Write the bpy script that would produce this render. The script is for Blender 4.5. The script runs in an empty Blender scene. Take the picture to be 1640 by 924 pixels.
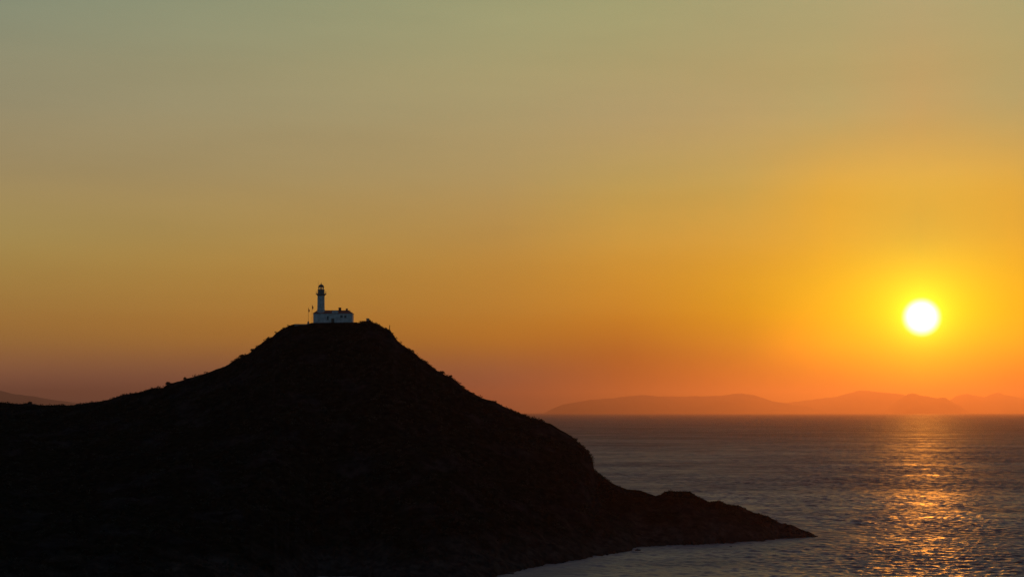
import bpy, math, random
import numpy as np
from mathutils import Vector, noise as mnoise
R = math.radians
random.seed(7); rng = np.random.default_rng(11)
S = bpy.context.scene
COL = S.collection

# ---------------------------------------------------------------- camera
CAM_H = 54.0            # metres above the sea
FPX = 2600.0            # focal length in photograph pixels (photograph 1640 x 924)
CX, HZ = 820.0, 660.0   # principal column, horizon row
cd = bpy.data.cameras.new('camera'); cam = bpy.data.objects.new('camera', cd); COL.objects.link(cam)
cd.sensor_width = 36.0; cd.lens = 36.0 * FPX / 1640.0
cd.clip_start = 1.0; cd.clip_end = 400000.0
PITCH = math.atan((HZ - 462.0) / FPX)
cam.location = (0, 0, CAM_H); cam.rotation_euler = (R(90) + PITCH, 0, 0)
S.camera = cam

def at(px, py, Y):
    """world point at forward distance Y seen at that place of the photograph"""
    cp, sp = math.cos(PITCH), math.sin(PITCH)
    a, b = (px - CX) / FPX, (462.0 - py) / FPX
    dy, dz = cp - b * sp, sp + b * cp
    return Vector((a * Y / dy, Y, CAM_H + dz * Y / dy))

# ---------------------------------------------------------------- sky, sun, exposure
SUN_PX, SUN_PY = 1476.0, 508.0
sd = (at(SUN_PX, SUN_PY, 1000.0) - Vector((0, 0, CAM_H))).normalized()
SUN_AZ = math.atan2(sd.x, sd.y); SUN_EL = math.asin(sd.z)

sl = bpy.data.lights.new('sun', 'SUN'); so = bpy.data.objects.new('sun', sl); COL.objects.link(so)
sl.energy = 0.58; sl.angle = R(0.53); sl.color = (1.0, 0.30, 0.025)
so.rotation_euler = sd.to_track_quat('Z', 'Y').to_euler()

def lin(c):
    return tuple((v / 255 / 12.92) if v / 255 <= .04045 else ((v / 255 + .055) / 1.055) ** 2.4 for v in c)

# sky colours (photograph's own 8-bit values) by azimuth away from the sun, then by elevation in degrees
ELEV = [0.0, 0.9, 2.2, 3.5, 5.7, 7.9, 10.1, 14.3]
#SKYTABLE
SKY = {
 0.0:  [(243,132,0),(252,155,0),(255,178,10),(255,205,35),(246,190,58),(230,175,70),(203,162,93),(183,163,112)],
 3.0:  [(230,120,5),(236,130,0),(255,172,8),(255,188,30),(245,177,52),(227,170,68),(196,163,98),(178,162,112)],
 6.0:  [(196,98,28),(210,110,20),(230,136,22),(232,152,36),(222,160,56),(204,161,80),(189,159,102),(173,160,113)],
 10.2: [(165,84,42),(172,90,40),(190,108,38),(203,128,42),(205,148,60),(190,154,84),(180,154,104),(166,158,113)],
 14.6: [(148,82,54),(153,90,54),(172,104,46),(184,121,48),(185,137,66),(178,146,90),(171,151,105),(158,155,114)],
 32.0: [(118,74,62),(125,79,60),(142,96,56),(157,113,57),(164,134,75),(161,138,92),(153,139,104),(137,141,115)],
}
SKYLIN = {
 0.0: [(0.7273,0.1916,0.0005),(0.7898,0.2723,0.0005),(1.0000,0.3828,0.0011),(0.7643,0.5150,0.0005),(0.3773,0.2667,0.0411),(0.5472,0.3418,0.0678),(0.4624,0.3335,0.1298),(0.4248,0.3758,0.1858)],
 3.0: [(0.2770,0.0657,0.0005),(0.2936,0.0781,0.0005),(1.0000,0.3548,0.0008),(0.7307,0.3917,0.0005),(0.5740,0.3164,0.0287),(0.5837,0.3491,0.0625),(0.4165,0.3483,0.1419),(0.3945,0.3729,0.1815)],
 6.0: [(0.1932,0.0427,0.0041),(0.2256,0.0546,0.0024),(0.4147,0.1847,0.0028),(0.5612,0.2942,0.0012),(0.5695,0.3281,0.0379),(0.4865,0.3546,0.0914),(0.4315,0.3474,0.1474),(0.3727,0.3619,0.1790)],
 10.2: [(0.1317,0.0310,0.0081),(0.1444,0.0358,0.0074),(0.3307,0.1208,0.0068),(0.5462,0.2439,0.0142),(0.5811,0.3269,0.0460),(0.4824,0.3508,0.0976),(0.4346,0.3486,0.1563),(0.3608,0.3664,0.1780)],
 14.6: [(0.1036,0.0598,0.0724),(0.1115,0.0725,0.0724),(0.4261,0.1734,0.0217),(0.5224,0.2429,0.0267),(0.5065,0.2909,0.0588),(0.4471,0.3218,0.1157),(0.4129,0.3414,0.1576),(0.3529,0.3629,0.1856)],
 32.0: [(0.3321,0.1293,0.0927),(0.3751,0.1467,0.0873),(0.4459,0.2044,0.0521),(0.4713,0.2489,0.0512),(0.4384,0.3022,0.0877),(0.3927,0.2972,0.1302),(0.3342,0.2919,0.1640),(0.2502,0.2896,0.1932)],
}
#ENDSKY
# above the picture the glow turns to a dim purplish grey
ELEV[7:] = [12.2, 14.3, 17.0, 21.0, 28.0]
for k_ in SKYLIN:
    q_ = sum(SKYLIN[k_][7]) / 3
    r6_, r7_ = SKYLIN[k_][6], SKYLIN[k_][7]
    SKYLIN[k_] = list(SKYLIN[k_][:7]) + [tuple((a_ + b_) / 2 for a_, b_ in zip(r6_, r7_)), r7_, tuple(c_ * .97 for c_ in r7_)] + [(q_ * .80, q_ * .77, q_ * .95), (q_ * .68, q_ * .72, q_ * .98)]


w = bpy.data.worlds.new('World'); S.world = w; w.use_nodes = True
nt = w.node_tree; nt.nodes.clear()
N = nt.nodes.new; L = nt.links.new
def mth(op, a, b=None, c=None, clamp=False):
    n = N('ShaderNodeMath'); n.operation = op; n.use_clamp = clamp
    for i, v in enumerate((a, b, c)):
        if v is None: continue
        if isinstance(v, (int, float)): n.inputs[i].default_value = v
        else: L(v, n.inputs[i])
    return n.outputs[0]
def vmth(op, a, b, out=0):
    n = N('ShaderNodeVectorMath'); n.operation = op
    for i, v in enumerate((a, b)):
        if isinstance(v, tuple): n.inputs[i].default_value = v
        elif v is not None: L(v, n.inputs[i])
    return n.outputs[out]
def smooth(x, lo, hi):
    n = N('ShaderNodeMapRange'); n.interpolation_type = 'SMOOTHSTEP'
    L(x, n.inputs[0]); n.inputs[1].default_value = lo; n.inputs[2].default_value = hi
    return n.outputs[0]
def mixc(f, a, b, op='MIX'):
    n = N('ShaderNodeMix'); n.data_type = 'RGBA'; n.blend_type = op
    for sock, v in ((n.inputs[0], f), (n.inputs[6], a), (n.inputs[7], b)):
        if isinstance(v, (int, float)): sock.default_value = v
        elif isinstance(v, tuple): sock.default_value = v + (1,)
        else: L(v, sock)
    return n.outputs[2]
tc = N('ShaderNodeTexCoord')
d = vmth('NORMALIZE', tc.outputs['Generated'], None)
sep = N('ShaderNodeSeparateXYZ'); L(d, sep.inputs[0])
elev = mth('MULTIPLY', mth('ARCSINE', sep.outputs[2]), 180 / math.pi)
com = N('ShaderNodeCombineXYZ'); L(sep.outputs[0], com.inputs[0]); L(sep.outputs[1], com.inputs[1])
hd = vmth('NORMALIZE', com.outputs[0], None)
azoff = mth('MULTIPLY', mth('ARCCOSINE', mth('MINIMUM', vmth('DOT_PRODUCT', hd, (math.sin(SUN_AZ), math.cos(SUN_AZ), 0), 1), 1.0)), 180 / math.pi)
ang = mth('MULTIPLY', mth('ARCCOSINE', mth('MINIMUM', vmth('DOT_PRODUCT', d, tuple(sd), 1), 1.0)), 180 / math.pi)
EMAX = 30.0
et = mth('DIVIDE', elev, EMAX, clamp=True)
def ramp(cols):
    n = N('ShaderNodeValToRGB'); cr = n.color_ramp; cr.interpolation = 'CARDINAL'
    while len(cr.elements) < len(cols): cr.elements.new(0.5)
    for e, p, c in zip(cr.elements, ELEV, cols):
        e.position = p / EMAX; e.color = tuple(c) + (1,)
    L(et, n.inputs[0]); return n.outputs[0]
keys = sorted(SKYLIN)
band = ramp(SKYLIN[keys[0]])
for k0, k1 in zip(keys, keys[1:]):
    f = mth('DIVIDE', mth('SUBTRACT', azoff, k0), k1 - k0, clamp=True)
    band = mixc(f, band, ramp(SKYLIN[k1]))
# faint uneven veils of dust in the band
nz = N('ShaderNodeTexNoise'); nz.inputs['Scale'].default_value = 1.0; nz.inputs['Detail'].default_value = 5
mp = N('ShaderNodeMapping'); mp.inputs['Scale'].default_value = (5, 5, 34); mp.inputs['Rotation'].default_value = (0, R(6), 0)
L(d, mp.inputs[0]); L(mp.outputs[0], nz.inputs[0])
veil = mth('MULTIPLY_ADD', nz.outputs[0], 0.16, 0.92)
band = mixc(1.0, band, veil, 'MULTIPLY')
# aureole and the overexposed disc
def glow(amp, width):
    n = N('ShaderNodeVectorMath'); n.operation = 'SCALE'; n.inputs[0].default_value = amp
    L(mth('EXPONENT', mth('MULTIPLY', ang, -1.0 / width)), n.inputs[3]); return n.outputs[0]
au = vmth('ADD', vmth('ADD', band, glow((2.0, 1.6, 0.10), 0.50)), glow((.85, .72, 0.0), 2.6))
disc = mth('SUBTRACT', 1.0, smooth(ang, 0.24, 0.72))
n = N('ShaderNodeVectorMath'); n.operation = 'SCALE'; n.inputs[0].default_value = (2.8, 2.8, 3.1); L(disc, n.inputs[3])
west = vmth('ADD', au, n.outputs[0])
bgw = N('ShaderNodeBackground'); L(west, bgw.inputs[0]); bgw.inputs[1].default_value = 1.0
sky = N('ShaderNodeTexSky'); sky.sky_type = 'NISHITA'; sky.sun_disc = False
sky.sun_elevation = SUN_EL; sky.sun_rotation = SUN_AZ
sky.altitude = 50; sky.air_density = 1.0; sky.dust_density = 2.0; sky.ozone_density = 2.5
bgn = N('ShaderNodeBackground'); L(sky.outputs[0], bgn.inputs[0]); bgn.inputs[1].default_value = 0.12
wgt = mth('MULTIPLY', mth('SUBTRACT', 1.0, smooth(azoff, 34, 85)), mth('SUBTRACT', 1.0, smooth(elev, 27, 58)))
mx = N('ShaderNodeMixShader'); L(wgt, mx.inputs[0]); L(bgn.outputs[0], mx.inputs[1]); L(bgw.outputs[0], mx.inputs[2])
wo = N('ShaderNodeOutputWorld'); L(mx.outputs[0], wo.inputs[0])

S.view_settings.view_transform = 'Standard'; S.view_settings.look = 'None'
S.view_settings.gamma = 1.0; S.view_settings.use_curve_mapping = False
S.view_settings.exposure = 0.0
S.cycles.use_denoising = True; S.cycles.denoising_prefilter = 'NONE'
S.cycles.sample_clamp_indirect = 10.0

# ---------------------------------------------------------------- helpers
def tag(o, label=None, cat=None, group=None, kind=None):
    for k, v in (('label', label), ('category', cat), ('group', group), ('kind', kind)):
        if v: o[k] = v
    return o
def link_mesh(name, verts, faces, mat, parent=None, smooth_=False):
    me = bpy.data.meshes.new(name); me.from_pydata([tuple(v) for v in verts], [], [tuple(f) for f in faces]); me.update()
    if smooth_: me.polygons.foreach_set('use_smooth', [True] * len(me.polygons))
    o = bpy.data.objects.new(name, me); COL.objects.link(o); me.materials.append(mat)
    if parent: o.parent = parent
    return o
def empty(name, loc, rz=0):
    o = bpy.data.objects.new(name, None); COL.objects.link(o); o.location = loc; o.rotation_euler = (0, 0, rz); return o
class MB:
    """collects simple shapes into one mesh"""
    def __init__(s): s.v = []; s.f = []
    def add(s, vs, fs):
        b = len(s.v); s.v += [tuple(v) for v in vs]; s.f += [tuple(b + i for i in f) for f in fs]; return s
    def box(s, x0, x1, y0, y1, z0, z1):
        return s.add([(x0,y0,z0),(x1,y0,z0),(x1,y1,z0),(x0,y1,z0),(x0,y0,z1),(x1,y0,z1),(x1,y1,z1),(x0,y1,z1)],
                     [(3,2,1,0),(4,5,6,7),(0,1,5,4),(1,2,6,5),(2,3,7,6),(3,0,4,7)])
    def lathe(s, prof, n=16, c=(0, 0), rot=0.0):
        vs = []; fs = []
        for r, z in prof:
            for k in range(n):
                a = rot + 2 * math.pi * k / n; vs.append((c[0] + r * math.cos(a), c[1] + r * math.sin(a), z))
        for i in range(len(prof) - 1):
            for k in range(n):
                a, b = i * n + k, i * n + (k + 1) % n
                fs.append((a, b, b + n, a + n))
        fs.append(tuple(range(n - 1, -1, -1))); t = (len(prof) - 1) * n; fs.append(tuple(range(t, t + n)))
        return s.add(vs, fs)
    def tube(s, p, q, r0, r1=None, n=8):
        p, q = Vector(p), Vector(q); r1 = r0 if r1 is None else r1
        ax = (q - p).normalized(); u = ax.orthogonal().normalized(); v = ax.cross(u)
        vs = []
        for c, r in ((p, r0), (q, r1)):
            for k in range(n):
                a = 2 * math.pi * k / n; vs.append(c + u * (r * math.cos(a)) + v * (r * math.sin(a)))
        fs = [(k, (k + 1) % n, n + (k + 1) % n, n + k) for k in range(n)] + [tuple(range(n - 1, -1, -1)), tuple(range(n, 2 * n))]
        return s.add(vs, fs)
    def build(s, name, mat, parent=None, smooth_=False): return link_mesh(name, s.v, s.f, mat, parent, smooth_)

def material(name, base, rough=0.85, var=0.25, scale=3.0, metal=0.0, bump=0.0, second=None):
    m = bpy.data.materials.new(name); m.use_nodes = True; t = m.node_tree; b = t.nodes['Principled BSDF']
    b.inputs['Roughness'].default_value = rough; b.inputs['Metallic'].default_value = metal
    b.inputs['Specular IOR Level'].default_value = 0.25
    co = t.nodes.new('ShaderNodeTexCoord'); nz = t.nodes.new('ShaderNodeTexNoise')
    nz.inputs['Scale'].default_value = scale; nz.inputs['Detail'].default_value = 8; t.links.new(co.outputs['Object'], nz.inputs[0])
    cr = t.nodes.new('ShaderNodeValToRGB'); t.links.new(nz.outputs[0], cr.inputs[0])
    lo = tuple(c * (1 - var) for c in base); hi = second or tuple(min(1, c * (1 + var)) for c in base)
    cr.color_ramp.elements[0].position = .35; cr.color_ramp.elements[0].color = lo + (1,)
    cr.color_ramp.elements[1].position = .65; cr.color_ramp.elements[1].color = hi + (1,)
    t.links.new(cr.outputs[0], b.inputs['Base Color'])
    if bump:
        bp = t.nodes.new('ShaderNodeBump'); bp.inputs['Distance'].default_value = bump
        t.links.new(nz.outputs[0], bp.inputs['Height']); t.links.new(bp.outputs[0], b.inputs['Normal'])
    return m

M = {
 'white':  material('whitewashed_wall', (.50, .50, .48), .9, .22, .7),
 'stone':  material('pale_stone', (.24, .22, .19), .9, .2, 2.0, bump=.05),
 'roof':   material('red_roof_tile', (.30, .075, .045), .8, .3, 6.0),
 'brick':  material('sooty_brick', (.16, .07, .05), .9, .3, 5.0),
 'metal':  material('dark_painted_metal', (.06, .06, .065), .5, .2, 5.0, .4),
 'door':   material('dark_wood', (.12, .09, .07), .7, .3, 4.0),
 'pane':   material('window_glass', (.09, .10, .11), .15, .2, 2.0),
 'lens':   material('lantern_lens', (.75, .73, .68), .2, .05, 2.0),
 'flag':   material('red_flag_cloth', (.45, .03, .03), .9, .15, 3.0),
 'timber': material('weathered_timber', (.12, .09, .06), .9, .3, 6.0),
 'rock':   material('shore_rock', (.04, .036, .032), .95, .4, .8, bump=.2),
 'leaf':   material('scrub_leaf', (.014, .017, .009), .9, .4, .6),
 'bark':   material('scrub_stem', (.05, .04, .03), .9, .3, 4.0),
}
# the headland: scrub with rock showing through, bare rock where steep and by the sea
def terrain_material():
    m = bpy.data.materials.new('headland_ground'); m.use_nodes = True; t = m.node_tree; b = t.nodes['Principled BSDF']
    n = t.nodes.new; l = t.links.new
    b.inputs['Roughness'].default_value = 1.0; b.inputs['Specular IOR Level'].default_value = 0.0
    co = n('ShaderNodeTexCoord')
    def nz(s, det):
        x = n('ShaderNodeTexNoise'); x.inputs['Scale'].default_value = s; x.inputs['Detail'].default_value = det
        l(co.outputs['Object'], x.inputs[0]); return x.outputs[0]
    def rmp(x, p0, c0, p1, c1):
        r = n('ShaderNodeValToRGB'); l(x, r.inputs[0]); e = r.color_ramp.elements
        e[0].position = p0; e[0].color = c0 + (1,); e[1].position = p1; e[1].color = c1 + (1,); return r.outputs[0]
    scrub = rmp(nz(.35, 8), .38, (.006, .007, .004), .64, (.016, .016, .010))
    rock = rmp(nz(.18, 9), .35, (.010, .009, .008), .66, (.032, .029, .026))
    geo = n('ShaderNodeNewGeometry'); sp = n('ShaderNodeSeparateXYZ'); l(geo.outputs['Normal'], sp.inputs[0])
    mr = n('ShaderNodeMapRange'); l(sp.outputs[2], mr.inputs[0]); mr.inputs[1].default_value = .80; mr.inputs[2].default_value = .52
    pt = rmp(nz(.05, 6), .52, (0, 0, 0), .62, (1, 1, 1))
    mxx = n('ShaderNodeMath'); mxx.operation = 'MAXIMUM'; l(mr.outputs[0], mxx.inputs[0]); l(pt, mxx.inputs[1])
    mc = n('ShaderNodeMix'); mc.data_type = 'RGBA'; l(mxx.outputs[0], mc.inputs[0]); l(scrub, mc.inputs[6]); l(rock, mc.inputs[7])
    sx = n('ShaderNodeSeparateXYZ'); l(co.outputs['Object'], sx.inputs[0])
    zn = n('ShaderNodeMath'); zn.operation = 'MULTIPLY_ADD'; l(nz(.08, 5), zn.inputs[0]); zn.inputs[1].default_value = -26.0; l(sx.outputs[2], zn.inputs[2])
    lo = n('ShaderNodeMapRange'); l(zn.outputs[0], lo.inputs[0]); lo.inputs[1].default_value = -1.0; lo.inputs[2].default_value = -9.0
    bare = rmp(nz(.30, 9), .35, (.022, .018, .015), .66, (.060, .048, .038))
    mb_ = n('ShaderNodeMix'); mb_.data_type = 'RGBA'; l(lo.outputs[0], mb_.inputs[0]); l(mc.outputs[2], mb_.inputs[6]); l(bare, mb_.inputs[7])
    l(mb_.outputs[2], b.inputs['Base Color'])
    bp = n('ShaderNodeBump'); bp.inputs['Distance'].default_value = .9; l(nz(.9, 8), bp.inputs['Height']); l(bp.outputs[0], b.inputs['Normal'])
    return m
M['terrain'] = terrain_material()
M['island'] = material('distant_land', (.055, .055, .045), 1.0, .3, .0012)

def sea_material():
    m = bpy.data.materials.new('sea_water'); m.use_nodes = True; t = m.node_tree; b = t.nodes['Principled BSDF']
    n = t.nodes.new; l = t.links.new
    b.inputs['Base Color'].default_value = (.010, .016, .020, 1); b.inputs['IOR'].default_value = 1.333
    # roughness stands for the slopes of the waves too small to be modelled at that distance
    at_ = n('ShaderNodeAttribute'); at_.attribute_name = 'modelled_waves'
    ar = n('ShaderNodeAttribute'); ar.attribute_name = 'small_wave_roughness'
    co = n('ShaderNodeTexCoord')
    def wave(scale, rot, det, rough=.55):
        mp = n('ShaderNodeMapping'); mp.inputs['Rotation'].default_value = (0, 0, R(rot)); mp.inputs['Scale'].default_value = scale + (1,)
        l(co.outputs['Object'], mp.inputs[0])
        x = n('ShaderNodeTexNoise'); x.noise_dimensions = '2D'; x.inputs['Scale'].default_value = 1; x.inputs['Detail'].default_value = det
        x.inputs['Roughness'].default_value = rough; l(mp.outputs[0], x.inputs[0]); return x.outputs[0]
    def mul(a, k):
        x = n('ShaderNodeMath'); x.operation = 'MULTIPLY'; l(a, x.inputs[0])
        if isinstance(k, (int, float)): x.inputs[1].default_value = k
        else: l(k, x.inputs[1])
        return x.outputs[0]
    def add(a, c):
        x = n('ShaderNodeMath'); x.operation = 'ADD'; l(a, x.inputs[0]); l(c, x.inputs[1]); return x.outputs[0]
    # gusts: patches and lanes of rougher and calmer water
    gust = add(mul(wave((.0022, .007), 8, 4, .6), .36), mul(wave((.022, .03), -5, 4, .65), .36))
    gm_ = n('ShaderNodeMapRange'); l(gust, gm_.inputs[0]); gm_.inputs[1].default_value = .26; gm_.inputs[2].default_value = .46
    gm_.inputs[3].default_value = .78; gm_.inputs[4].default_value = 1.22
    l(mul(ar.outputs['Fac'], gm_.outputs[0]), b.inputs['Roughness'])
    inv = n('ShaderNodeMath'); inv.operation = 'SUBTRACT'; inv.inputs[0].default_value = 1; l(at_.outputs['Fac'], inv.inputs[1])
    h = mul(add(mul(wave((.035, .075), 12, 2), 4.0), mul(wave((.11, .20), -18, 3), 2.2)), inv.outputs[0])
    h = add(h, mul(wave((.55, .8), 25, 4, .6), .12))
    bp = n('ShaderNodeBump'); bp.inputs['Distance'].default_value = 1.0; bp.inputs['Filter Width'].default_value = 0.1
    l(h, bp.inputs['Height']); l(bp.outputs[0], b.inputs['Normal'])
    return m
ROUGH_NEAR = .12
M['sea'] = sea_material()

# ---------------------------------------------------------------- sea, haze, islands
def build_sea():
    Y0, Y1, U0, U1 = 420.0, 5200.0, -.20, .68
    rows = [Y0]
    while rows[-1] < Y1: rows.append(rows[-1] + max(.6, rows[-1] * .00095))
    rows[-1] = Y1; rows = np.array(rows); us = np.r_[np.linspace(U0, -.06, 60)[:-1], np.linspace(-.06, .36, 520), np.linspace(.36, U1, 160)[1:]]
    Yg, Ug = np.meshgrid(rows, us, indexing='ij'); Xg = Yg * Ug
    var = np.zeros_like(Xg); hgt = np.zeros_like(Xg); dx = np.zeros_like(Xg); dy = np.zeros_like(Xg)
    # a wind sea running up from the right, plus cross chop
    n = 84
    lam = 1.3 * (14 / 1.3) ** rng.random(n); th = R(248) + rng.normal(0, .62, n); ph = rng.random(n) * 2 * np.pi
    k = 2 * np.pi / lam; slope = WAVE_SLOPE * math.sqrt(2.0 / n) * np.clip(6.5 / lam, .4, 1.0)
    group = 1 + .35 * np.sin(Xg / 61 + Yg / 97 + 1.3 * np.sin(Yg / 140)) * np.sin(Xg / 150 - Yg / 73 + 2)
    for i in range(n):
        p = k[i] * (np.cos(th[i]) * Xg + np.sin(th[i]) * Yg) + ph[i]
        a = slope[i] / k[i]
        fade = np.clip((lam[i] / np.maximum(.00095 * Yg, .6) - 2.2) / 2.0, 0, 1)     # drop what the grid cannot carry
        var += .5 * (slope[i] * fade) ** 2
        hgt += a * fade * np.sin(p); c = .75 * a * fade * np.cos(p)
        dx += c * np.cos(th[i]); dy += c * np.sin(th[i])
    def sm(a, b, x):
        q = np.clip((x - a) / (b - a), 0, 1); return q * q * (3 - 2 * q)
    near = sm(Y0, Y0 + 40, Yg) * (1 - sm(2000, 5100, Yg)) * sm(U0, U0 + .05, Ug) * (1 - sm(U1 - .12, U1, Ug))
    sea_state = .82 + .18 * sm(650, 1500, Yg) + .30 * sm(1500, 4200, Yg)      # calmer in the lee of the headland
    m_ = near * group * sea_state
    total = .5 * float((slope ** 2).sum())
    alpha = np.sqrt(2 * sea_state ** 2 * np.maximum(total - var * near ** 2, 0) + ROUGH_NEAR ** 4)
    rough = np.r_[np.sqrt(alpha).ravel(), np.full(4, (2 * 1.3 ** 2 * total + ROUGH_NEAR ** 4) ** .25)]
    co = np.stack([Xg + dx * m_, Yg + dy * m_, hgt * m_], -1).reshape(-1, 3)
    nr, nc = Xg.shape
    idx = np.arange(nr * nc).reshape(nr, nc)
    q = np.stack([idx[:-1, :-1], idx[:-1, 1:], idx[1:, 1:], idx[1:, :-1]], -1).reshape(-1, 4)
    L_ = 115000.0; b0 = nr * nc
    co = np.vstack([co, [[-L_, -L_, 0], [L_, -L_, 0], [L_, L_, 0], [-L_, L_, 0]]])
    A, B, C_, D_ = idx[0, 0], idx[0, -1], idx[-1, -1], idx[-1, 0]
    q = np.vstack([q, [[b0, b0 + 1, B, A], [b0 + 1, b0 + 2, C_, B], [b0 + 2, b0 + 3, D_, C_], [b0 + 3, b0, A, D_]]]).astype(np.int32)
    me = bpy.data.meshes.new('sea'); me.vertices.add(len(co)); me.vertices.foreach_set('co', co.astype(np.float32).ravel())
    me.loops.add(q.size); me.loops.foreach_set('vertex_index', q.ravel()); me.polygons.add(len(q))
    me.polygons.foreach_set('loop_start', np.arange(0, q.size, 4, dtype=np.int32)); me.polygons.foreach_set('loop_total', np.full(len(q), 4, np.int32))
    me.update(calc_edges=True); me.validate()
    me.polygons.foreach_set('use_smooth', np.r_[np.ones(len(q) - 4, bool), np.zeros(4, bool)])
    at_ = me.attributes.new('modelled_waves', 'FLOAT', 'POINT'); at_.data.foreach_set('value', np.r_[near.ravel(), np.zeros(4)].astype(np.float32))
    at_ = me.attributes.new('small_wave_roughness', 'FLOAT', 'POINT'); at_.data.foreach_set('value', rough.astype(np.float32))
    o = bpy.data.objects.new('sea', me); COL.objects.link(o); me.materials.append(M['sea']); return tag(o, kind='structure')
WAVE_SLOPE = .24
build_sea()

HAZE_TOP, HAZE_DENS = 1550.0, 2.0e-5
hz = MB().box(-118000, 118000, -118000, 118000, -9, HAZE_TOP)
hm = bpy.data.materials.new('sea_haze'); hm.use_nodes = True; t = hm.node_tree; t.nodes.clear()
pv = t.nodes.new('ShaderNodeVolumePrincipled'); ho = t.nodes.new('ShaderNodeOutputMaterial')
pv.inputs['Color'].default_value = (.63, .40, .40, 1); pv.inputs['Density'].default_value = HAZE_DENS; pv.inputs['Anisotropy'].default_value = .82
t.links.new(pv.outputs[0], ho.inputs['Volume'])
tag(hz.build('haze', hm), kind='stuff')

def fb(x, y, z, o=5):
    return mnoise.fractal(Vector((x, y, z)), 0.9, 2.1, o)
def island(name, prof, D, depth, seed):
    px = [p[0] for p in prof]; py = [p[1] for p in prof]
    n = 90; vs = []; fs = []; rows = 14
    for i in range(n + 1):
        p = px[0] + (px[-1] - px[0]) * i / n
        z = CAM_H + (HZ - np.interp(p, px, py)) / FPX * D
        endf = min(1, 5 * min(i, n - i) / n)
        z += (22 * fb(p * .05, seed, 0) + 12 * fb(p * .15, seed, 3)) * endf * D / 60000
        for j in range(rows + 1):
            v = -1 + 2 * j / rows
            Y = D + v * depth * (.25 + .75 * endf)
            prof_z = (1 - abs(v)) ** 0.85
            zz = z * prof_z * (1 + .25 * fb(p * .06, v * 2, seed) * (1 - prof_z) ** .5) - 8 * (1 - prof_z)
            vs.append(((p - CX) / FPX * D, Y, zz))
    for i in range(n):
        for j in range(rows):
            a = i * (rows + 1) + j; fs.append((a, a + rows + 1, a + rows + 2, a + 1))
    return tag(link_mesh(name, vs, fs, M['island'], None, True), kind='structure')
island('island', [(872,661.5),(885,654),(900,648),(940,641),(985,637),(1010,634),(1032,632.5),(1060,635),(1110,634.5),(1150,634),(1172,631),(1188,630),(1208,633),(1235,642),(1252,645),(1300,653),(1330,661.5)], 77000, 3300, 1)
island('island', [(1215,661),(1235,648),(1255,645.5),(1300,640),(1340,635),(1358,630),(1374,625),(1400,627),(1440,631),(1480,640),(1530,652),(1560,661)], 90000, 4000, 5)
island('island', [(1412,661.8),(1425,650),(1440,639),(1452,631),(1460,630),(1478,634),(1500,637.5),(1512,637),(1532,648),(1552,661.8)], 80000, 2400, 9)
island('island', [(1490,660),(1515,644),(1530,634),(1545,630.5),(1575,636),(1597,628),(1606,632),(1640,638),(1700,644),(1790,660)], 105000, 3500, 13)
island('hills', [(-420,661),(-300,628),(-160,612),(-40,616),(0,625),(22,631),(60,635),(85,640),(116,644),(150,650),(190,661)], 72000, 3000, 21)

# ---------------------------------------------------------------- headland
sky_pts = [(-330,520),(-200,572),(-100,622),(0,643),(12,645.5),(30,647.5),(50,647),(62,649),(80,650.5),(96,649.3),(110,649.5),(135,647),(150,644),(165,642),(200,633),(228,628),(240,623.5),(262,620.5),
 (268,616),(275,612.5),(290,610),(300,606),(325,600),(345,592.5),(362,586),(378,576),(390,570.5),(400,566),(405,561),(412,555),(419.5,549.5),(429,543.5),(436,540.5),(442,534),(451,528),(462,523),(470,520.2),
 (490,519.6),(499,517.2),(567,516.4),(576,515.8),(588,513.0),(594,514.4),(607,520.8),(616,525),(624.5,529),(629,534),(636,544.5),(645,553),(659.5,562.7),(665.5,566.5),(669,571),(681,579.5),(694.5,589.5),(701,594),(708,597.3),(714,601.5),
 (722,604),(735,615),(748,625.5),(756,629),(770,637),(791,643),(808,652),(825,658.5),(838,663),(851,669),(866,672),(881.5,677),(896.6,687.5),(906,692.5),(915.5,699),(930.6,712),(942,723),(948.8,736),(950.7,753),
 (960,760.5),(972,767),(985,774.5),(1002.5,782),(1025,784),(1038,788.5),(1048,791.5),(1057,790),(1062,786),(1070.5,784),(1085,785.5),(1102.6,785.5),(1110,790),(1119.7,795.5),(1135,802.6),(1142,800.5),(1150,801),(1164,806),(1180,808.5),(1191,814),(1203,818),(1216,821),(1229,826),
 (1248,836),(1267,839),(1282,846.5),(1303,855.5)]
dist_pts = [(-330,930),(0,860),(300,800),(480,764),(580,762),(700,752),(950,738),(1100,730),(1302,716)]
shore_pts = [(-330,1090),(0,1040),(200,1000),(400,955),(440,942),(470,930),(500,921),(540,918.5),(590,920),(640,929),(700,933),(748,930),(783,922),(813,914),(842,908),(872,901),(919,894),(965,886),(1006,880.5),(1012,876),(1016,873.5),
 (1059,871),(1116,869),(1229,862),(1302,857)]
def lerp(pts, p): return float(np.interp(p, [q[0] for q in pts], [q[1] for q in pts]))
def ridge(p):
    Y = lerp(dist_pts, p)
    return Y, CAM_H + (HZ - lerp(sky_pts, p)) / FPX * Y
def shore(p):
    Y = CAM_H * FPX / (lerp(shore_pts, p) - HZ) + (2.6 * fb(p / 11, 4.4, 0, 4) if p < 1270 else 0)
    return min(Y, lerp(dist_pts, p) - 3)
FR, BK = 190, 60
P0, P1, DP = -330.0, 1303.0, 1.6
cols = np.arange(P0, P1 + .01, DP)
def ss(a, b, x):
    x = min(1, max(0, (x - a) / (b - a))); return x * x * (3 - 2 * x)
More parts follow.
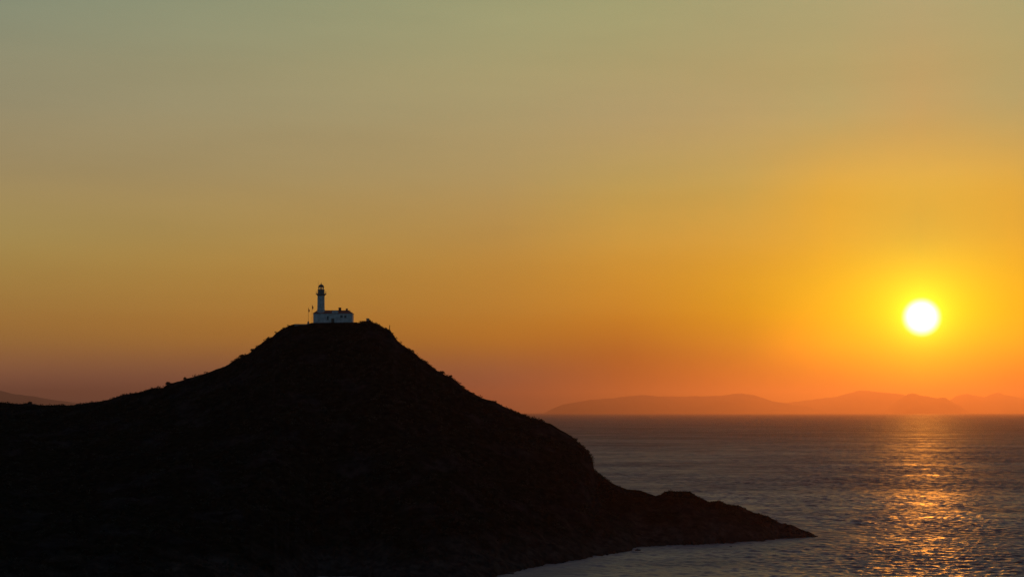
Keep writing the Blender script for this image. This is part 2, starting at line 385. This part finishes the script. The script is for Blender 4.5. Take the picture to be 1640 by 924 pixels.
def terrain_z(p, Y):
    Yr, zr = ridge(p); Ys = shore(p); u = (p - CX) / FPX; X = u * Y
    if Y <= Yr:
        t_ = (Yr - Y) / max(1e-3, Yr - Ys)
        if t_ <= 1:
            body = (1 - t_) ** 1.15
            z = zr * body + min(4.0, .25 * zr) * (1 - t_) ** .35 * t_ ** .5 * .9
        else:
            z = -(Ys - Y) * .6
        edge = ss(0, .10, t_)
    else:
        s = Y - Yr
        flat = 17 * ss(455, 500, p) * (1 - ss(566, 625, p))
        s2 = max(0, s - flat)
        z = zr - (s2 * .35 if s2 < 20 else 7 + (s2 - 20) * .62) - .02 * s
        edge = ss(flat, flat + 25, s)
    land = ss(-5, 2.5, z)
    amp = (.22 + .78 * edge) * land
    nz = 2.4 * fb(X / 34, Y / 34, 3.1, 4) + 1.0 * fb(X / 9, Y / 9, 7.7, 4) + .55 * (mnoise.ridged_multi_fractal(Vector((X / 6, Y / 6, .5)), .9, 2.1, 4, 1.0, 2.0) - 1.1)
    nz += .5 * fb(X / 2.2, Y / 2.2, 1.3, 3)
    if 485 < p < 572 and Yr - 2 < Y < Yr + 17: amp = 0.0
    return z + nz * amp
vs = []
frac_f = [1.0 + .10 * (1 - k / 8) for k in range(8)] + [1 - (k / (FR - 8)) for k in range(0, FR - 8)]
nrow = len(frac_f) + BK
for p in cols:
    Yr, zr = ridge(p); Ys = shore(p); u = (p - CX) / FPX
    for f in frac_f:
        f2 = f if f > 1 else f ** 1.25
        Y = Yr - (Yr - Ys) * f2 if f <= 1 else Ys - (f - 1) * 90
        vs.append((u * Y, Y, terrain_z(p, Y)))
    Lb = (max(zr, 0) + 6) / .58 + 40
    for k in range(1, BK + 1):
        Y = Yr + Lb * (k / BK) ** 1.4 if zr > 1 else Yr + 14 * k / BK
        vs.append((u * Y, Y, terrain_z(p, Y)))
fs = [(i * nrow + j, (i + 1) * nrow + j, (i + 1) * nrow + j + 1, i * nrow + j + 1) for i in range(len(cols) - 1) for j in range(nrow - 1)]
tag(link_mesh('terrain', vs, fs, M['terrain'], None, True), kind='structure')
TV = np.array(vs).reshape(len(cols), nrow, 3)
def ground(p, Y):
    return Vector(((p - CX) / FPX * Y, Y, terrain_z(p, Y)))

# low scrub that covers the headland
def clump(mb, c, r, h, n):
    for _ in range(n):
        a = random.uniform(0, 2 * math.pi); e = random.uniform(.05, 1.0); q = r * math.sqrt(random.random())
        o = Vector((c[0] + q * math.cos(a), c[1] + q * math.sin(a), c[2] + h * e * (1 - .5 * (q / r) ** 2) - .1))
        s = random.uniform(.18, .42) * r
        v1 = Vector((random.gauss(0, 1), random.gauss(0, 1), random.gauss(0, .8))).normalized() * s
        v2 = Vector((random.gauss(0, 1), random.gauss(0, 1), random.gauss(0, .8))).normalized() * s
        mb.add([o - v1 * .6, o + v2, o + v1, o - v2 * .7], [(0, 1, 2, 3)])
sc = MB()
for _ in range(12000):
    p = random.uniform(-60, 1240); i = min(len(cols) - 1, int((p - P0) / DP))
    Yr, zr = ridge(p); Ys = shore(p)
    k = random.random()
    f = random.random() ** 3 * 1.02 if k < .6 else random.random()
    Y = Yr - (Yr - Ys) * f + (4 if k < .3 else 0) * random.uniform(-1, .6)
    if 462 < p < 575 and f < .05: continue
    q = ground(p, Y)
    if q.z < 5: continue
    dens = mnoise.noise(Vector((q.x / 14, q.y / 14, 9)))
    if dens < random.uniform(-.35, .2): continue
    small = .62 if f < .06 else 1.0
    r = random.choice((random.uniform(.4, 1.2), random.uniform(.4, 1.2), random.uniform(.9, 1.9))) * small * (.6 if p > 990 else 1)
    clump(sc, q, r, r * random.uniform(.7, 1.2), 16)
tag(sc.build('scrub', M['leaf']), kind='stuff')

# ---------------------------------------------------------------- lighthouse
YL = 767.0                                   # distance of the lighthouse front wall
K = YL / FPX                                 # metres per photograph pixel there
base = at(533, 516.2, YL); base.z = terrain_z(533, YL) - .05
lh = empty('lighthouse', base)
tag(lh, 'white lighthouse with its tower rising from a long low red-roofed keeper\'s house on the hilltop', 'lighthouse')
def X(px): return (px - 533) * K
def Z(py): return (516.2 - py) * K
DEP = 6.2
# house walls: long block, with a small raised parapet gable in the middle
wl = MB()
eave, top = Z(500.2), Z(495.4)
x0, x1 = X(501.6), X(564.3)
wl.box(x0, x1, 0, DEP, -.6, eave)
xa, xb = X(531.5), X(541.5)
wl.add([(xa, -.06, eave), (xb, -.06, eave), (xb, -.06, top - .35), ((xa + xb) / 2, -.06, top + .05), (xa, -.06, top - .35),
        (xa, .34, eave), (xb, .34, eave), (xb, .34, top - .35), ((xa + xb) / 2, .34, top + .05), (xa, .34, top - .35)],
       [(0,1,2,3,4), (9,8,7,6,5), (0,5,6,1), (1,6,7,2), (2,7,8,3), (3,8,9,4), (4,9,5,0)])
wl.box(x0 - .08, x1 + .08, -.09, DEP + .09, eave - .32, eave - .12)     # string course under the eaves
wl.build('wall', M['white'], lh)
# hipped tile roof
def hip(mb, xa, xb, y0, y1, z0, z1, ha, hb):
    ym = (y0 + y1) / 2
    mb.add([(xa,y0,z0),(xb,y0,z0),(xb,y1,z0),(xa,y1,z0),(xa+ha,ym,z1),(xb-hb,ym,z1)],
           [(0,1,5,4),(2,3,4,5),(1,2,5),(3,0,4),(3,2,1,0)])
rf = MB(); hip(rf, x0 - .25, x1 + .3, -.3, DEP + .3, eave + .003, top + .1, X(507) - x0, 2.2)
rf.box(X(508), X(560.5), DEP / 2 - .14, DEP / 2 + .14, top + .04, top + .22)                 # ridge tiles
roof = rf.build('roof', M['roof'], lh)
for px, w_, zt in ((543.1, 1.2, 490.3), (554.3, .85, 491.9)):
    c = MB(); xx = X(px)
    c.box(xx - w_ / 2, xx + w_ / 2, DEP / 2 - .45, DEP / 2 + .45, top - .5, Z(zt) - .18)
    c.box(xx - w_ / 2 - .1, xx + w_ / 2 + .1, DEP / 2 - .55, DEP / 2 + .55, Z(zt) - .18, Z(zt))
    c.build('chimney', M['brick'], roof)
# openings
def window(px, py, wpx, hpx):
    xx, zz, w2, h2 = X(px), Z(py), wpx * K / 2, hpx * K / 2
    wdw = MB().box(xx - w2, xx + w2, -.03, .05, zz - h2, zz + h2).build('window', M['pane'], lh)
    fr = MB(); t_ = .09
    fr.box(xx - w2 - t_, xx - w2, -.07, .04, zz - h2 - t_, zz + h2 + t_); fr.box(xx + w2, xx + w2 + t_, -.07, .04, zz - h2 - t_, zz + h2 + t_)
    fr.box(xx - w2, xx + w2, -.07, .04, zz + h2, zz + h2 + t_); fr.box(xx - .03, xx + .03, -.05, .03, zz - h2, zz + h2)
    fr.build('frame', M['stone'], wdw)
    MB().box(xx - w2 - .18, xx + w2 + .18, -.16, .03, zz - h2 - .14, zz - h2).build('sill', M['stone'], wdw)
window(546.8, 505.3, 3.4, 3.6); window(553.0, 505.5, 3.0, 3.4); window(524.9, 507.6, 2.2, 5.6)
dx = X(533.0)
door = MB().box(dx - .62, dx + .62, -.05, .05, 0.0, 2.15).build('door', M['door'], lh)
fr = MB(); fr.box(dx - .78, dx - .62, -.09, .04, 0, 2.31); fr.box(dx + .62, dx + .78, -.09, .04, 0, 2.31); fr.box(dx - .62, dx + .62, -.09, .04, 2.15, 2.31)
fr.build('frame', M['stone'], door)
MB().tube((dx + .45, -.05, 1.0), (dx + .45, -.13, 1.0), .04).build('handle', M['metal'], door)
MB().box(dx - 1.0, dx + 1.0, -.9, -.10, -.5, -.003).build('doorstep', M['stone'], lh)
# tower
tx, ty = X(513.0), 2.1
c = (tx, ty); r8 = math.pi / 8
zt = Z(470.4)
tw = MB().lathe([(6.55 * K, -.5), (6.5 * K, eave), (6.1 * K, eave + 2.2), (5.9 * K, zt - .5), (5.9 * K, zt)], 8, c, r8)
tw.lathe([(6.75 * K, top + .3), (6.75 * K, top + .55)], 8, c, r8)
tower = tw.build('tower', M['white'], lh)
# gallery on corbels with its railing
gl = MB().lathe([(6.0 * K, zt - .35), (6.6 * K, zt - .1), (8.0 * K, zt + .28), (8.6 * K, zt + .34), (8.6 * K, zt + .62), (5.6 * K, zt + .64)], 16, c)
gallery = gl.build('gallery', M['stone'], lh)
rl = MB(); zg = zt + .6; rr = 8.25 * K; nn = 16
for k in range(nn):
    a = 2 * math.pi * k / nn; b = 2 * math.pi * (k + 1) / nn
    pa = (tx + rr * math.cos(a), ty + rr * math.sin(a)); pb = (tx + rr * math.cos(b), ty + rr * math.sin(b))
    rl.tube((*pa, zg), (*pa, zg + 1.05), .025, n=5)
    for hh in (.4, .72, 1.05): rl.tube((*pa, zg + hh), (*pb, zg + hh), .02, n=5)
rl.build('railing', M['metal'], gallery)
# watch room, lantern, dome
zw = Z(462.0)
wr = MB().lathe([(5.3 * K, zt + .64), (5.3 * K, zw - .25), (6.0 * K, zw - .18), (6.0 * K, zw + .02), (4.5 * K, zw + .04)], 16, c).build('watch_room', M['stone'], lh)
zl = Z(457.6)
lan = MB()
lan.lathe([(4.6 * K, zw + .02), (4.6 * K, zw + .2), (4.2 * K, zw + .22)], 12, c); 
for k in range(12):
    a = 2 * math.pi * k / 12; x_, y_ = tx + 4.35 * K * math.cos(a), ty + 4.35 * K * math.sin(a)
    lan.tube((x_, y_, zw + .2), (x_, y_, zl + .05), .035, n=5)
lantern = lan.build('lantern', M['metal'], lh)
gm = bpy.data.materials.new('lantern_glass'); gm.use_nodes = True; t = gm.node_tree; t.nodes.clear()
tr = t.nodes.new('ShaderNodeBsdfTransparent'); tr.inputs[0].default_value = (.93, .93, .92, 1)
gg = t.nodes.new('ShaderNodeBsdfGlossy'); gg.inputs['Roughness'].default_value = .03
fz = t.nodes.new('ShaderNodeFresnel'); fz.inputs[0].default_value = 1.45
ms = t.nodes.new('ShaderNodeMixShader'); oo = t.nodes.new('ShaderNodeOutputMaterial')
t.links.new(fz.outputs[0], ms.inputs[0]); t.links.new(tr.outputs[0], ms.inputs[1]); t.links.new(gg.outputs[0], ms.inputs[2]); t.links.new(ms.outputs[0], oo.inputs[0])
gv = []; gf = []
for k in range(12):
    a = 2 * math.pi * k / 12
    for z_ in (zw + .2, zl + .02): gv.append((tx + 4.25 * K * math.cos(a), ty + 4.25 * K * math.sin(a), z_))
gf = [(2 * k, 2 * ((k + 1) % 12), 2 * ((k + 1) % 12) + 1, 2 * k + 1) for k in range(12)]
link_mesh('glass', gv, gf, gm, lantern)
MB().lathe([(.16, zw + .1), (.16, zw + .35), (.42, zw + .5), (.5, zw + .75), (.42, zw + 1.0), (.12, zw + 1.12)], 12, c).build('lens', M['lens'], lantern, True)
dome = MB().lathe([(4.75 * K, zl), (4.75 * K, zl + .1), (4.5 * K, zl + .38), (3.9 * K, zl + .78), (2.8 * K, zl + 1.08), (1.3 * K, zl + 1.28), (.5 * K, zl + 1.36)], 16, c).build('dome', M['metal'], lh, True)
MB().lathe([(.14, zl + 1.3), (.15, zl + 1.42), (.27, zl + 1.5), (.27, zl + 1.64), (.12, zl + 1.76), (.06, zl + 2.25)], 8, c).build('finial', M['metal'], dome)
MB().tube((X(508.5), ty - .2, Z(462)), (X(508.4), ty - .2, Z(447.4)), .05, .035, 6).build('antenna', M['metal'], lh)

# ---------------------------------------------------------------- small things on the hilltop
def flagpole(px, Y, top_py, flag_top, flag_bot, pedestal, label):
    b = ground(px, Y); b.z -= .15
    o = empty('flagpole', b); tag(o, label, 'flagpole', 'flagpoles beside the lighthouse')
    k = Y / FPX; zt_ = at(px, top_py, Y).z - b.z
    f0 = at(px, flag_top, Y).z - b.z; f1 = at(px, flag_bot, Y).z - b.z; foot = 0
    if pedestal:
        foot = 1.5
        MB().box(-.75, .75, -.6, .6, -.3, .4).box(-.38, .38, -.38, .38, .4, foot).build('base', M['stone'], o)
    else:
        MB().lathe([(.22, -.2), (.22, .18), (.1, .25)], 10).build('base', M['stone'], o)
    MB().tube((0, 0, foot), (0, 0, zt_), .075, .045, 8).build('pole', M['metal'], o)
    # limp cloth: hangs in folds from the halyard
    v = []; f = []; nx, nz_ = 9, 8
    for j in range(nz_ + 1):
        s = j / nz_; zz = f0 + (f1 - f0) * s
        for i in range(nx + 1):
            q = i / nx
            v.append((.05 + q * (.28 + .30 * math.sin(s * 2.6 + .4)), .12 * math.sin(q * 9 + s * 2), zz - q * .55 + .1 * math.sin(q * 7)))
    for j in range(nz_):
        for i in range(nx):
            a = j * (nx + 1) + i; f.append((a, a + nx + 1, a + nx + 2, a + 1))
    fl = link_mesh('flag', v, f, M['flag'], o, True)
    so_ = fl.modifiers.new('thickness', 'SOLIDIFY'); so_.thickness = .02
flagpole(493.3, 768, 491.8, 494.0, 498.5, True, 'shorter flagpole with limp flag on a stone pedestal, farthest left of the lighthouse')
flagpole(499.2, 770, 488.0, 489.0, 494.0, False, 'taller flagpole with limp flag beside the left end of the lighthouse house')

b = ground(588.6, lerp(dist_pts, 588.6)); b.z -= .25
pil = empty('stone_pillar', b); tag(pil, 'squat square stone pillar on the knoll right of the lighthouse', 'pillar')
kk = K
MB().box(-.6, .6, -.6, .6, -.3, 1.0).build('shaft', M['stone'], pil)
MB().box(-.74, .74, -.74, .74, 1.0, 1.3).build('cap', M['stone'], pil)

p_ = ground(623.2, lerp(dist_pts, 623.2)); p_.z -= .3
post = MB(); post.tube((0, 0, -.3), (.26, 0, 2.5), .19, .16, 7).tube((.26, 0, 2.5), (.27, 0, 2.66), .16, .06, 7)
po = post.build('post', M['timber']); po.location = p_
tag(po, 'lone dark post leaning on the shoulder of the hill right of the lighthouse', 'post')

# terrace wall in front of the house and to its left
tw_ = MB()
Yw = 762.6
for i in range(24):
    pa, pb = 471 + i * 1.25, 471 + (i + 1) * 1.25
    xa_, xb_ = (pa - CX) / FPX * Yw, (pb - CX) / FPX * Yw
    zt2 = at(480, 518.9, Yw).z + .05 * random.uniform(-1, 1)
    tw_.box(xa_, xb_ - .004, Yw - .25 + .04 * random.uniform(-1, 1), Yw + .25, zt2 - 2.6, zt2)
tag(tw_.build('terrace_wall', M['stone']), 'low stone terrace wall along the hilltop left of the lighthouse', 'wall')

# ---------------------------------------------------------------- shrubs on the skyline, rocks in the water
def shrub(px, dY, r, h, label):
    Y = lerp(dist_pts, px) + dY; b = ground(px, Y)
    o = empty('shrub', b); tag(o, label, 'shrub', 'shrubs standing out on the skyline')
    mb = MB(); st = MB()
    for k in range(5):
        a = 2 * math.pi * k / 5 + random.random()
        q = (r * .55 * math.cos(a), r * .55 * math.sin(a), h * random.uniform(.2, .5))
        st.tube((0, 0, -.2), q, .06, .03, 5)
        clump(mb, (q[0], q[1], q[2] - h * .2), r * .55, h * .55, 46)
    clump(mb, (0, 0, 0), r, h * .8, 110)
    mb.build('foliage', M['leaf'], o); st.build('stem', M['bark'], o)
shrub(270.5, 0, 1.3, 1.7, 'bushy shrub at the notch in the skyline on the left slope')
shrub(297, 0, .8, 1.5, 'small upright shrub on the left slope, next up from the skyline notch')
shrub(388, 0, 1.5, 1.6, 'broad low shrub where the left slope steepens towards the hilltop')
shrub(404, 0, .9, 1.3, 'small round shrub just left of the steep step below the hilltop')
shrub(708, 0, 1.1, 1.3, 'round shrub on the skyline of the right slope below the post')
shrub(722, 0, .8, 1.2, 'little shrub farther down the right slope, lower of the pair')
shrub(50, 0, 1.2, 1.2, 'low shrub on the dip of the ridge at the far left')

def rock(px, py, r, sq, label, seed):
    Y = CAM_H * FPX / (py - HZ); o_ = at(px, py, Y); o_.z = 0
    import bmesh
    bm = bmesh.new(); bmesh.ops.create_icosphere(bm, subdivisions=3, radius=1)
    for v in bm.verts:
        k = 1 + .45 * fb(v.co.x * 1.3 + seed, v.co.y * 1.3, v.co.z * 1.3, 4)
        v.co = Vector((v.co.x * r * k * 1.35, v.co.y * r * k * 1.1, v.co.z * r * k * sq))
    me = bpy.data.meshes.new('rock'); bm.to_mesh(me); bm.free(); me.materials.append(M['rock'])
    o = bpy.data.objects.new('rock', me); COL.objects.link(o); o.location = o_
    tag(o, label, 'rock', 'rocks standing in the water off the headland')
rock(1021, 878.5, .85, .7, 'dark rock alone in the water beside the notch in the headland shore', 1)
rock(1170, 872.5, .45, .5, 'small half-sunken rock in the water below the long rocky spit', 5)
rock(817, 914.5, 1.0, .6, 'low rock in the water at the foot of the headland near the bottom edge', 9)
rock(1306, 856.5, .8, .55, 'last low rock awash at the very tip of the rocky spit', 14)
